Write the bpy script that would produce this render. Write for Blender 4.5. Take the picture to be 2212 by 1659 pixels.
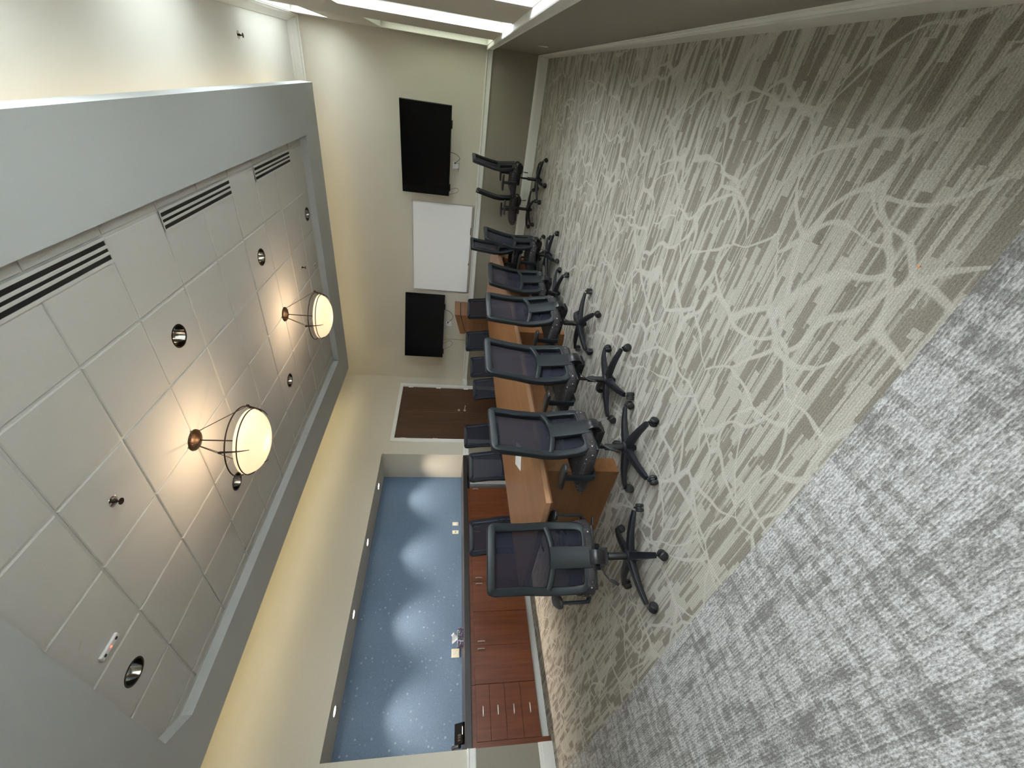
import bpy, bmesh, math, random
from mathutils import Vector, Matrix

for _o in list(bpy.data.objects):
    bpy.data.objects.remove(_o)
SC = bpy.context.scene
COL = SC.collection
PI = math.pi

# ------------------------------------------------------------------ camera
H = 1.445                       # eye height above the carpet
def cam_basis(yaw, pitch, roll):
    cy, sy, cp, sp = math.cos(yaw), math.sin(yaw), math.cos(pitch), math.sin(pitch)
    f = Vector((-sy*cp, cy*cp, sp)); r = Vector((cy, sy, 0)); u = r.cross(f)
    cr, sr = math.cos(roll), math.sin(roll)
    return cr*r + sr*u, -sr*r + cr*u, f
Rv, Uv, Fv = cam_basis(math.radians(36.7776), math.radians(-9.1025), math.radians(2.4578))
cd = bpy.data.cameras.new('camera'); cam = bpy.data.objects.new('camera', cd); COL.objects.link(cam)
cd.sensor_fit = 'HORIZONTAL'; cd.sensor_width = 36.0; cd.lens = 36.0*891.025/2212.0
cd.clip_start = 0.02; cd.clip_end = 200
cx, cyv = -Uv, Rv               # the phone was held upright and the picture stored on its side
cz = cx.cross(cyv)
cam.matrix_world = Matrix(((cx.x, cyv.x, cz.x, 0), (cx.y, cyv.y, cz.y, 0), (cx.z, cyv.z, cz.z, H), (0, 0, 0, 1)))
SC.camera = cam

# ------------------------------------------------------------------ world, portals, exposure
W = bpy.data.worlds.new('sky'); SC.world = W; W.use_nodes = True
bg = W.node_tree.nodes['Background']
bg.inputs[0].default_value = (0.91, 0.945, 1.0, 1); bg.inputs[1].default_value = 14.0
SC.view_settings.view_transform = 'Standard'
SC.view_settings.look = 'None'
SC.view_settings.exposure = 0.40
SC.view_settings.gamma = 1.0
SC.view_settings.use_curve_mapping = False
SC.cycles.use_denoising = True
SC.cycles.use_light_tree = False
SC.cycles.max_bounces = 5
SC.cycles.diffuse_bounces = 4
SC.cycles.glossy_bounces = 3
SC.cycles.transmission_bounces = 3
SC.cycles.transparent_max_bounces = 6
SC.cycles.use_adaptive_sampling = True
SC.cycles.adaptive_threshold = 0.14
SC.cycles.caustics_reflective = False
SC.cycles.caustics_refractive = False
SC.cycles.sample_clamp_indirect = 8.0

# room dimensions (metres; x grows towards the window wall, y away from the camera)
XL, XR, YF, YN, ZC = -6.31, 0.348, 8.55, -0.75, 4.015
WIN_Y = [(6.76, 8.20), (4.42, 5.46), (1.80, 3.28), (-0.45, 0.90)]
LOW = (1.03, 2.62); UPP = (3.35, 3.86)
for i, (a, b) in enumerate(WIN_Y):
    for k, (z0, z1) in enumerate((LOW, UPP)):
        L = bpy.data.lights.new('window_portal', 'AREA'); L.shape = 'RECTANGLE'; L.size = b-a; L.size_y = z1-z0
        L.cycles.is_portal = True
        o = bpy.data.objects.new('window_portal', L); COL.objects.link(o)
        o.location = (XR+0.26, (a+b)/2, (z0+z1)/2)
        o.rotation_euler = Matrix(((0, 0, 1), (1, 0, 0), (0, 1, 0))).to_euler()   # -Z of the lamp looks into the room

# ------------------------------------------------------------------ materials
def new_mat(name):
    m = bpy.data.materials.new(name); m.use_nodes = True
    nt = m.node_tree
    return m, nt, nt.nodes['Principled BSDF']
def nd(nt, t, **kw):
    n = nt.nodes.new(t)
    for k, v in kw.items():
        if k.startswith('i_'):
            n.inputs[int(k[2:])].default_value = v
        else:
            setattr(n, k, v)
    return n
def ln(nt, a, b): nt.links.new(a, b)
def math_n(nt, op, a, b=None, c=None):
    n = nd(nt, 'ShaderNodeMath', operation=op)
    for i, v in enumerate((a, b, c)):
        if v is None: continue
        if isinstance(v, (int, float)): n.inputs[i].default_value = v
        else: ln(nt, v, n.inputs[i])
    return n.outputs[0]
def mix_c(nt, fac, a, b, mode='MIX'):
    n = nd(nt, 'ShaderNodeMix', data_type='RGBA', blend_type=mode)
    for i, v in ((0, fac), (6, a), (7, b)):
        if isinstance(v, (int, float)): n.inputs[i].default_value = v
        elif isinstance(v, (tuple, list)): n.inputs[i].default_value = (*v[:3], 1)
        else: ln(nt, v, n.inputs[i])
    return n.outputs[2]
def ramp(nt, fac, stops, interp='LINEAR'):
    n = nd(nt, 'ShaderNodeValToRGB'); cr = n.color_ramp; cr.interpolation = interp
    while len(cr.elements) < len(stops): cr.elements.new(0.5)
    for e, (p, c) in zip(cr.elements, stops):
        e.position = p; e.color = (*c, 1) if isinstance(c, (tuple, list)) else (c, c, c, 1)
    ln(nt, fac, n.inputs[0]); return n.outputs[0]
def pos(nt, scale=(1, 1, 1), obj=False):
    if obj: src = nd(nt, 'ShaderNodeTexCoord').outputs['Object']
    else: src = nd(nt, 'ShaderNodeNewGeometry').outputs['Position']
    m = nd(nt, 'ShaderNodeMapping'); m.inputs['Scale'].default_value = scale
    ln(nt, src, m.inputs[0]); return m.outputs[0]
def noise(nt, vec, scale=5, detail=3, rough=0.5, dist=0):
    n = nd(nt, 'ShaderNodeTexNoise'); n.inputs['Scale'].default_value = scale
    n.inputs['Detail'].default_value = detail; n.inputs['Roughness'].default_value = rough
    n.inputs['Distortion'].default_value = dist; ln(nt, vec, n.inputs['Vector']); return n
def bump(nt, bs, h, strength=0.2, dist=0.01):
    b = nd(nt, 'ShaderNodeBump'); b.inputs['Strength'].default_value = strength; b.inputs['Distance'].default_value = dist
    ln(nt, h, b.inputs['Height']); ln(nt, b.outputs[0], bs.inputs['Normal'])
def plain(name, col, rough=0.5, metal=0.0, var=0.06, scale=30, bmp=0.0, spec=0.5, obj=True):
    m, nt, bs = new_mat(name)
    n = noise(nt, pos(nt, obj=obj), scale, 3)
    lo = tuple(c*(1-var) for c in col); hi = tuple(min(1, c*(1+var)) for c in col)
    ln(nt, ramp(nt, n.outputs[0], [(0.3, lo), (0.7, hi)]), bs.inputs['Base Color'])
    bs.inputs['Roughness'].default_value = rough; bs.inputs['Metallic'].default_value = metal
    bs.inputs['Specular IOR Level'].default_value = spec
    if bmp: bump(nt, bs, n.outputs[0], bmp, 0.004)
    return m
def emit(name, col, s):
    m, nt, bs = new_mat(name); bs.inputs['Base Color'].default_value = (*col, 1)
    bs.inputs['Emission Color'].default_value = (*col, 1); bs.inputs['Emission Strength'].default_value = s
    return m
def wood(name, c0, c1, c2, axis, rough=0.4, grain=1.0):
    m, nt, bs = new_mat(name)
    s = [14*grain, 14*grain, 14*grain]; s[axis] = 0.9*grain
    n = noise(nt, pos(nt, s, obj=False), 1.0, 5, 0.6, 0.6)
    s2 = [90, 90, 90]; s2[axis] = 3
    n2 = noise(nt, pos(nt, s2, obj=False), 1.0, 2, 0.5)
    f = math_n(nt, 'ADD', math_n(nt, 'MULTIPLY', n.outputs[0], 0.75), math_n(nt, 'MULTIPLY', n2.outputs[0], 0.25))
    ln(nt, ramp(nt, f, [(0.30, c0), (0.5, c1), (0.70, c2)]), bs.inputs['Base Color'])
    bs.inputs['Roughness'].default_value = rough
    bump(nt, bs, n2.outputs[0], 0.05, 0.002)
    return m

def wall_paint():
    m, nt, bs = new_mat('wall_paint')
    g = nd(nt, 'ShaderNodeNewGeometry'); sx = nd(nt, 'ShaderNodeSeparateXYZ'); ln(nt, g.outputs['Position'], sx.inputs[0])
    low = math_n(nt, 'LESS_THAN', sx.outputs[2], 0.97)
    c = mix_c(nt, low, (0.625, 0.580, 0.490), (0.285, 0.255, 0.205))
    n = noise(nt, pos(nt), 140, 2)
    c2 = mix_c(nt, 0.10, c, ramp(nt, n.outputs[0], [(0.3, 0.0), (0.7, 1.0)]), 'SOFT_LIGHT')
    ln(nt, c2, bs.inputs['Base Color']); bs.inputs['Roughness'].default_value = 0.62
    bump(nt, bs, n.outputs[0], 0.12, 0.002); return m

def carpet():
    m, nt, bs = new_mat('patterned_carpet')
    g = nd(nt, 'ShaderNodeNewGeometry'); sp = nd(nt, 'ShaderNodeSeparateXYZ'); ln(nt, g.outputs['Position'], sp.inputs[0])
    x, y = sp.outputs[0], sp.outputs[1]; y0_ = y
    fz = noise(nt, pos(nt), 85, 2, 0.6)
    y = math_n(nt, 'ADD', y, math_n(nt, 'MULTIPLY', math_n(nt, 'SUBTRACT', fz.outputs[0], 0.5), 0.009))
    def rowcells(rowh, length, seed, jitter=1.0):
        """random value per bar: rows across y, bars of one length along x shifted from row to row"""
        r = math_n(nt, 'FLOOR', math_n(nt, 'DIVIDE', y, rowh))
        w = nd(nt, 'ShaderNodeTexWhiteNoise', noise_dimensions='1D'); ln(nt, math_n(nt, 'ADD', r, seed), w.inputs['W'])
        xs = math_n(nt, 'FLOOR', math_n(nt, 'ADD', math_n(nt, 'DIVIDE', x, length), math_n(nt, 'MULTIPLY', w.outputs[0], 7.0*jitter)))
        cv = nd(nt, 'ShaderNodeCombineXYZ'); ln(nt, r, cv.inputs[0]); ln(nt, xs, cv.inputs[1]); cv.inputs[2].default_value = seed
        w2 = nd(nt, 'ShaderNodeTexWhiteNoise', noise_dimensions='3D'); ln(nt, cv.outputs[0], w2.inputs['Vector'])
        return w2.outputs[0]
    wide = rowcells(0.042, 0.23, 3.0); mid = rowcells(0.024, 0.19, 11.0); thin = rowcells(0.0085, 0.30, 23.0)
    drift = noise(nt, pos(nt, (1, 1, 1)), 1.6, 2).outputs[0]
    bars = math_n(nt, 'MAXIMUM', math_n(nt, 'GREATER_THAN', math_n(nt, 'ADD', wide, math_n(nt, 'MULTIPLY', drift, 0.22)), 0.885),
                  math_n(nt, 'MULTIPLY', math_n(nt, 'GREATER_THAN', mid, 0.73), 0.9))
    bars = math_n(nt, 'MAXIMUM', bars, math_n(nt, 'MULTIPLY', math_n(nt, 'GREATER_THAN', thin, 0.86), 0.75))
    lightbar = math_n(nt, 'MULTIPLY', math_n(nt, 'LESS_THAN', thin, 0.16), 0.5)
    # pale vines: bent cell borders
    wv = noise(nt, pos(nt), 1.5, 2); wadd = nd(nt, 'ShaderNodeVectorMath', operation='SCALE'); wadd.inputs[3].default_value = 0.55
    ln(nt, wv.outputs[1], wadd.inputs[0])
    va = nd(nt, 'ShaderNodeVectorMath', operation='ADD'); ln(nt, pos(nt, (1.0, 1.15, 1)), va.inputs[0]); ln(nt, wadd.outputs[0], va.inputs[1])
    def vines(scale, width, off):
        vo = nd(nt, 'ShaderNodeTexVoronoi', feature='DISTANCE_TO_EDGE', voronoi_dimensions='2D'); vo.inputs['Scale'].default_value = scale
        ad = nd(nt, 'ShaderNodeVectorMath', operation='ADD'); ln(nt, va.outputs[0], ad.inputs[0]); ad.inputs[1].default_value = (off, off*0.7, 0)
        ln(nt, ad.outputs[0], vo.inputs['Vector'])
        br = noise(nt, pos(nt), 2.4, 2)
        wdt = math_n(nt, 'MULTIPLY', math_n(nt, 'SUBTRACT', br.outputs[0], 0.28), width*3.4)
        q = math_n(nt, 'DIVIDE', vo.outputs['Distance'], math_n(nt, 'MAXIMUM', wdt, 0.002))
        return ramp(nt, q, [(0.55, 1.0), (1.0, 0.0)])
    vine = math_n(nt, 'MAXIMUM', vines(2.6, 0.050, 0.0), vines(1.9, 0.036, 4.3))
    loop = noise(nt, pos(nt, (120, 330, 1)), 1.0, 1).outputs[0]
    speck = noise(nt, pos(nt, (1, 1, 1)), 300, 1).outputs[0]
    cA = mix_c(nt, bars, (0.432, 0.405, 0.356), (0.248, 0.222, 0.188))
    cA = mix_c(nt, lightbar, cA, (0.495, 0.470, 0.425))
    cA = mix_c(nt, math_n(nt, 'MULTIPLY', vine, 0.85), cA, (0.500, 0.473, 0.425))
    # the second carpet near the door: woven blocks of fine rows
    rowB2 = rowcells(0.0115, 0.13, 57.0); rowB3 = rowcells(0.19, 0.034, 71.0, 0.2); rowB4 = rowcells(0.050, 0.21, 83.0)
    sB = noise(nt, pos(nt, (75, 150, 1)), 1.0, 2, 0.6).outputs[0]
    sC = noise(nt, pos(nt, (20, 46, 1)), 1.0, 2, 0.6).outputs[0]
    lines = math_n(nt, 'SINE', math_n(nt, 'MULTIPLY', y, 2*PI/0.0115))
    fB = math_n(nt, 'ADD', math_n(nt, 'MULTIPLY', sB, 0.60), math_n(nt, 'MULTIPLY', sC, 0.40))
    fB = math_n(nt, 'ADD', fB, math_n(nt, 'MULTIPLY', lines, 0.022))
    fB = math_n(nt, 'SUBTRACT', fB, math_n(nt, 'MULTIPLY', math_n(nt, 'GREATER_THAN', rowB3, 0.66), 0.070))
    fB = math_n(nt, 'SUBTRACT', fB, math_n(nt, 'MULTIPLY', math_n(nt, 'GREATER_THAN', rowB2, 0.82), 0.065))
    fB = math_n(nt, 'SUBTRACT', fB, math_n(nt, 'MULTIPLY', math_n(nt, 'GREATER_THAN', rowB4, 0.80), 0.075))
    cB = ramp(nt, fB, [(0.33, (0.215, 0.205, 0.198)), (0.46, (0.380, 0.370, 0.365)), (0.60, (0.620, 0.615, 0.620))])
    near = math_n(nt, 'LESS_THAN', y0_, 0.945)
    c = mix_c(nt, near, cA, cB)
    sh = math_n(nt, 'ADD', math_n(nt, 'MULTIPLY', loop, 0.55), math_n(nt, 'MULTIPLY', speck, 0.45))
    sh = math_n(nt, 'ADD', sh, math_n(nt, 'MULTIPLY', lines, 0.055))
    c = mix_c(nt, 0.75, c, ramp(nt, sh, [(0.25, 0.22), (0.5, 0.5), (0.75, 0.78)]), 'OVERLAY')
    ln(nt, c, bs.inputs['Base Color']); bs.inputs['Roughness'].default_value = 0.95
    bs.inputs['Specular IOR Level'].default_value = 0.15
    hgt = math_n(nt, 'SUBTRACT', math_n(nt, 'ADD', loop, speck), math_n(nt, 'MULTIPLY', bars, 0.25))
    bump(nt, bs, hgt, 0.5, 0.004)
    return m

def blue_wall():
    m, nt, bs = new_mat('blue_speckled_wall')
    n = noise(nt, pos(nt), 60, 3)
    base = ramp(nt, n.outputs[0], [(0.3, (0.108, 0.165, 0.250)), (0.7, (0.140, 0.205, 0.300))])
    vo = nd(nt, 'ShaderNodeTexVoronoi', feature='F1', voronoi_dimensions='3D'); vo.inputs['Scale'].default_value = 13.0
    vo.inputs['Randomness'].default_value = 0.6
    ln(nt, pos(nt, (0.0, 1, 1)), vo.inputs['Vector'])
    star = ramp(nt, vo.outputs['Distance'], [(0.10, 1.0), (0.24, 0.0)])
    vi = noise(nt, pos(nt), 3.0, 2)
    star = math_n(nt, 'MULTIPLY', star, ramp(nt, vi.outputs[0], [(0.40, 0.0), (0.58, 0.8)]))
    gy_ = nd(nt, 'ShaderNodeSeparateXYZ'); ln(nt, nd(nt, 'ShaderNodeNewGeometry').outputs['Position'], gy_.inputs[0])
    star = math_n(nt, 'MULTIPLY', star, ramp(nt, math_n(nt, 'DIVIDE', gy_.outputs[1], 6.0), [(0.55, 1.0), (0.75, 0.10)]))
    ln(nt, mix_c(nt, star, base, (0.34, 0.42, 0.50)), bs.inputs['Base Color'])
    bs.inputs['Roughness'].default_value = 0.55
    bump(nt, bs, n.outputs[0], 0.08, 0.002); return m

def seat_fabric():
    m, nt, bs = new_mat('seat_fabric')
    vo = nd(nt, 'ShaderNodeTexVoronoi', feature='F1', voronoi_dimensions='3D'); vo.inputs['Scale'].default_value = 100.0
    vo.inputs['Randomness'].default_value = 0.12; p = pos(nt, obj=True); ln(nt, p, vo.inputs['Vector'])
    dots = ramp(nt, vo.outputs['Distance'], [(0.18, 1.0), (0.36, 0.0)])
    v2 = nd(nt, 'ShaderNodeTexVoronoi', feature='F1', voronoi_dimensions='3D'); v2.inputs['Scale'].default_value = 26.0
    v2.inputs['Randomness'].default_value = 0.25; ln(nt, p, v2.inputs['Vector'])
    big = ramp(nt, v2.outputs['Distance'], [(0.10, 1.0), (0.17, 0.0)])
    c = mix_c(nt, math_n(nt, 'MULTIPLY', dots, 0.55), (0.020, 0.017, 0.019), (0.150, 0.125, 0.135))
    c = mix_c(nt, big, c, (0.42, 0.38, 0.40))
    ln(nt, c, bs.inputs['Base Color']); bs.inputs['Roughness'].default_value = 0.9
    bump(nt, bs, vo.outputs['Distance'], 0.3, 0.002); return m

def mesh_fabric():
    m, nt, bs = new_mat('chair_mesh_fabric')
    p = pos(nt, (1, 1, 1), obj=True)
    n = noise(nt, p, 420, 1)
    ln(nt, ramp(nt, n.outputs[0], [(0.3, (0.0055, 0.006, 0.012)), (0.7, (0.012, 0.013, 0.024))]), bs.inputs['Base Color'])
    bs.inputs['Roughness'].default_value = 0.8; bs.inputs['Specular IOR Level'].default_value = 0.25
    tr = nd(nt, 'ShaderNodeBsdfTransparent'); mx = nd(nt, 'ShaderNodeMixShader')
    mx.inputs[0].default_value = 0.91
    ln(nt, tr.outputs[0], mx.inputs[1]); ln(nt, bs.outputs[0], mx.inputs[2])
    ln(nt, mx.outputs[0], nt.nodes['Material Output'].inputs[0]); return m

def thin_glass(name='window_glass', col=(0.93, 0.96, 0.95, 1)):
    m, nt, bs = new_mat(name)
    tr = nd(nt, 'ShaderNodeBsdfTransparent'); tr.inputs[0].default_value = col
    gl = nd(nt, 'ShaderNodeBsdfGlossy'); gl.inputs['Roughness'].default_value = 0.02
    mx = nd(nt, 'ShaderNodeMixShader'); mx.inputs[0].default_value = 0.06
    ln(nt, tr.outputs[0], mx.inputs[1]); ln(nt, gl.outputs[0], mx.inputs[2])
    ln(nt, mx.outputs[0], nt.nodes['Material Output'].inputs[0]); return m

def bowl_glass():
    m, nt, bs = new_mat('alabaster_bowl')
    n = noise(nt, pos(nt, obj=True), 9, 4, 0.6, 1.0)
    tl = nd(nt, 'ShaderNodeBsdfTranslucent'); ln(nt, ramp(nt, n.outputs[0], [(0.3, (0.95, 0.86, 0.72)), (0.7, (1.0, 0.95, 0.86))]), tl.inputs[0])
    bs.inputs['Base Color'].default_value = (0.80, 0.72, 0.62, 1); bs.inputs['Roughness'].default_value = 0.25
    bs.inputs['Emission Color'].default_value = (1.0, 0.78, 0.62, 1); bs.inputs['Emission Strength'].default_value = 0.30
    m.cycles.emission_sampling = 'NONE'      # only a faint glow; the bulb inside lights the room
    mx = nd(nt, 'ShaderNodeMixShader'); mx.inputs[0].default_value = 0.62
    ln(nt, tl.outputs[0], mx.inputs[1]); ln(nt, bs.outputs[0], mx.inputs[2])
    ln(nt, mx.outputs[0], nt.nodes['Material Output'].inputs[0]); return m

def tissue_print():
    m, nt, bs = new_mat('floral_print')
    n = nd(nt, 'ShaderNodeTexVoronoi', feature='F1'); n.inputs['Scale'].default_value = 38
    ln(nt, pos(nt, obj=True), n.inputs['Vector'])
    sp = nd(nt, 'ShaderNodeSeparateColor'); ln(nt, n.outputs['Color'], sp.inputs[0])
    ln(nt, ramp(nt, sp.outputs[0], [(0.0, (0.09, 0.05, 0.13)), (0.45, (0.22, 0.14, 0.28)), (0.65, (0.50, 0.48, 0.55)), (0.78, (0.10, 0.30, 0.10)), (0.9, (0.07, 0.05, 0.08))], 'CONSTANT'), bs.inputs['Base Color'])
    return m

M = dict(
    wall=wall_paint(), carpet=carpet(), blue=blue_wall(), seat=seat_fabric(), mesh=mesh_fabric(), glass=thin_glass(), dimming_glass=thin_glass('daylight_dimming_glass', (0.42, 0.43, 0.37, 1)), bowl=bowl_glass(),
    trim=plain('white_trim_paint', (0.80, 0.79, 0.75), 0.40, var=0.02),
    ceil=plain('ceiling_paint', (0.84, 0.83, 0.79), 0.8, var=0.02, scale=200, bmp=0.15),
    cloud=plain('soffit_paint', (0.515, 0.535, 0.535), 0.75, var=0.02, scale=220, bmp=0.15),
    tile=plain('acoustic_tile', (0.60, 0.585, 0.555), 0.9, var=0.05, scale=420, bmp=0.25, obj=False),
    grid=plain('ceiling_grid_metal', (0.62, 0.61, 0.58), 0.5, var=0.02),
    table=wood('cherry_laminate', (0.285, 0.120, 0.042), (0.330, 0.146, 0.054), (0.375, 0.172, 0.068), 1, 0.38),
    tabledark=wood('cherry_panel', (0.175, 0.072, 0.026), (0.212, 0.092, 0.035), (0.248, 0.112, 0.045), 0, 0.36),
    edge=plain('cherry_edge_band', (0.36, 0.20, 0.11), 0.35, var=0.05),
    cab=wood('mahogany_laminate', (0.108, 0.027, 0.010), (0.165, 0.045, 0.016), (0.215, 0.064, 0.024), 2, 0.38, 1.3),
    door=wood('walnut_door_veneer', (0.052, 0.024, 0.012), (0.084, 0.040, 0.021), (0.110, 0.054, 0.029), 2, 0.42, 0.7),
    counter=plain('dark_counter_laminate', (0.030, 0.024, 0.023), 0.35, var=0.15, scale=90),
    chrome=plain('brushed_chrome', (0.88, 0.87, 0.85), 0.32, 0.85, 0.03),
    mirror=plain('reflector_chrome', (0.80, 0.79, 0.76), 0.10, 1.0, 0.02),
    bronze=plain('aged_bronze', (0.055, 0.030, 0.014), 0.38, 0.6, 0.25, 20),
    iron=plain('dark_bronze_wire', (0.030, 0.016, 0.012), 0.45, 0.6, 0.1),
    black=plain('black_plastic', (0.012, 0.012, 0.013), 0.45, var=0.1),
    blackmetal=plain('black_painted_steel', (0.014, 0.014, 0.015), 0.30, 0.2, 0.1),
    frame=plain('charcoal_nylon', (0.0095, 0.0125, 0.0150), 0.42, var=0.08, scale=260, bmp=0.06, spec=0.38),
    base=plain('charcoal_base_nylon', (0.012, 0.013, 0.017), 0.42, var=0.10, scale=200),
    wheel=plain('caster_rubber', (0.014, 0.014, 0.015), 0.55, var=0.1),
    screen=plain('black_screen_glass', (0.0012, 0.0012, 0.0022), 0.05, var=0.02, spec=0.16),
    bezel=plain('black_bezel', (0.003, 0.003, 0.0035), 0.4, spec=0.25),
    board=plain('whiteboard_enamel', (0.93, 0.93, 0.94), 0.28, var=0.01),
    alu=plain('anodised_aluminium', (0.62, 0.61, 0.59), 0.35, 0.7, 0.03),
    ivory=plain('ivory_plastic', (0.78, 0.72, 0.55), 0.4, var=0.02),
    white=plain('white_plastic', (0.78, 0.78, 0.78), 0.4, var=0.02),
    paper=plain('white_paper', (0.82, 0.82, 0.80), 0.8, var=0.02),
    grey=plain('grey_enamel', (0.52, 0.53, 0.55), 0.35, var=0.02),
    slot=plain('diffuser_black', (0.008, 0.008, 0.009), 0.6),
    tissue=tissue_print(),
    lamp=emit('downlight_lens', (1.0, 0.93, 0.80), 14.0),
    cove=emit('cove_tube', (1.0, 0.82, 0.46), 14.0), cove_far=emit('cove_tube_far', (1.0, 0.82, 0.50), 9.0), cove_win=emit('cove_tube_dim', (1.0, 0.82, 0.52), 3.5),
    matte=plain('matte_black_plastic', (0.006, 0.006, 0.006), 0.9, spec=0.08),
    led=emit('red_indicator', (1.0, 0.06, 0.04), 6.0),
    concrete=plain('outside_bounce_paving', (0.42, 0.42, 0.40), 0.9, scale=2),
)

M['lamp'].cycles.emission_sampling = 'NONE'; M['led'].cycles.emission_sampling = 'NONE'
# ------------------------------------------------------------------ mesh helpers
class MB:
    def __init__(s): s.v = []; s.f = []
    def add(s, v, f):
        o = len(s.v); s.v += [tuple(p) for p in v]; s.f += [tuple(i+o for i in q) for q in f]; return s
    def box(s, x0, x1, y0, y1, z0, z1, bev=0.0, seg=2):
        if not bev:
            return s.add([(x0,y0,z0),(x1,y0,z0),(x1,y1,z0),(x0,y1,z0),(x0,y0,z1),(x1,y0,z1),(x1,y1,z1),(x0,y1,z1)],
                         [(0,3,2,1),(4,5,6,7),(0,1,5,4),(1,2,6,5),(2,3,7,6),(3,0,4,7)])
        bm = bmesh.new(); bmesh.ops.create_cube(bm, size=1)
        for v in bm.verts: v.co = ((x0+x1)/2+v.co.x*(x1-x0), (y0+y1)/2+v.co.y*(y1-y0), (z0+z1)/2+v.co.z*(z1-z0))
        bmesh.ops.bevel(bm, geom=bm.edges[:], offset=bev, segments=seg, profile=0.5, affect='EDGES')
        bm.verts.index_update(); s.add([v.co[:] for v in bm.verts], [[v.index for v in f.verts] for f in bm.faces]); bm.free(); return s
    def prism(s, poly, axis, a, b):
        """poly: 2-D points, extruded along axis (0,1,2) from a to b"""
        n = len(poly); v = []
        for t in (a, b):
            for p, q in poly:
                c = [p, q]; c.insert(axis, t); v.append(tuple(c))
        f = [tuple(range(n))[::-1], tuple(range(n, 2*n))] + [(i, (i+1) % n, n+(i+1) % n, n+i) for i in range(n)]
        return s.add(v, f)
    def lathe(s, prof, n=32, c=(0, 0, 0), axis=2):
        m = len(prof); v = []
        for i in range(n):
            a = 2*PI*i/n
            for r, z in prof:
                p = (r*math.cos(a), r*math.sin(a), z)
                if axis == 0: p = (p[2], p[0], p[1])
                elif axis == 1: p = (p[0], p[2], p[1])
                v.append((c[0]+p[0], c[1]+p[1], c[2]+p[2]))
        f = [(i*m+j, ((i+1) % n)*m+j, ((i+1) % n)*m+j+1, i*m+j+1) for i in range(n) for j in range(m-1)]
        return s.add(v, f)
    def cyl(s, c, r, h, n=20, axis=2, r2=None):
        r2 = r if r2 is None else r2
        return s.lathe([(0.0001, 0), (r, 0), (r2, h), (0.0001, h)], n, c, axis)
    def sweep(s, path, sec, closed=False, up=None, scale=None):
        """sec: list of (a,b) in (side, normal) directions; up: reference normal per point or one vector"""
        P = [Vector(p) for p in path]; n = len(P); k = len(sec); v = []
        for i, p in enumerate(P):
            t = (P[(i+1) % n]-P[i-1]) if closed else (P[min(i+1, n-1)]-P[max(i-1, 0)])
            t.normalize()
            u = Vector(up[i] if isinstance(up, list) else (up or (0, 0, 1)))
            if abs(u.dot(t)) > 0.98: u = Vector((0.3, 1, 0.1))
            side = t.cross(u).normalized(); nn = side.cross(t).normalized()
            sc = scale[i] if scale else 1.0
            sa, sb = (sc if isinstance(sc, tuple) else (sc, sc))
            v += [tuple(p + side*a*sa + nn*b*sb) for a, b in sec]
        f = []
        for i in range(n if closed else n-1):
            j = (i+1) % n
            f += [(i*k+q, j*k+q, j*k+(q+1) % k, i*k+(q+1) % k) for q in range(k)]
        if not closed: f += [tuple(range(k))[::-1], tuple((n-1)*k+q for q in range(k))]
        return s.add(v, f)
    def tube(s, path, r, n=8, closed=False, scale=None):
        return s.sweep(path, [(r*math.cos(2*PI*i/n), r*math.sin(2*PI*i/n)) for i in range(n)], closed, None, scale)
    def mesh(s, name, mat, smooth=False, auto=None):
        me = bpy.data.meshes.new(name); me.from_pydata(s.v, [], s.f); me.update()
        bm = bmesh.new(); bm.from_mesh(me); bmesh.ops.recalc_face_normals(bm, faces=bm.faces[:]); bm.to_mesh(me); bm.free()
        me.materials.append(mat)
        if smooth:
            me.polygons.foreach_set('use_smooth', [True]*len(me.polygons))
            if auto is not None and hasattr(me, 'set_sharp_from_angle'): me.set_sharp_from_angle(angle=math.radians(auto))
        return me
    def build(s, name, mat, parent=None, loc=(0, 0, 0), rz=0.0, smooth=False, auto=40):
        return link(name, s.mesh(name, mat, smooth, auto), parent, loc, rz)

def link(name, me, parent=None, loc=(0, 0, 0), rz=0.0):
    o = bpy.data.objects.new(name, me); COL.objects.link(o); o.location = loc; o.rotation_euler = (0, 0, rz)
    if parent: o.parent = parent
    return o
def tag(o, label, cat, group=None):
    o['label'] = label; o['category'] = cat
    if group: o['group'] = group
    return o
def struct(o, label=None):
    o['kind'] = 'structure'
    if label: o['label'] = label
    return o
def thing(name, label, cat, loc=(0, 0, 0), rz=0.0, group=None):
    o = link(name, None, None, loc, rz); o.empty_display_size = 0.1
    return tag(o, label, cat, group)
def ellipse(a, b, n=12):
    return [(a*math.cos(2*PI*i/n), b*math.sin(2*PI*i/n)) for i in range(n)]
def rrect(a, b, r, n=3):
    out = []
    for cxx, cyy, a0 in ((a-r, b-r, 0), (-a+r, b-r, 90), (-a+r, -b+r, 180), (a-r, -b+r, 270)):
        for i in range(n+1):
            t = math.radians(a0+90*i/n); out.append((cxx+r*math.cos(t), cyy+r*math.sin(t)))
    return out
def bez(pts, n=12):
    """smooth curve through points (Catmull-Rom)"""
    P = [Vector(p) for p in pts]; P = [2*P[0]-P[1]]+P+[2*P[-1]-P[-2]]; out = []
    for i in range(1, len(P)-2):
        for k in range(n):
            t = k/n; a, b, c, d = P[i-1:i+3]
            out.append(0.5*((2*b)+(c-a)*t+(2*a-5*b+4*c-d)*t*t+(3*b-a-3*c+d)*t**3))
    out.append(P[-2]); return out

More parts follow.
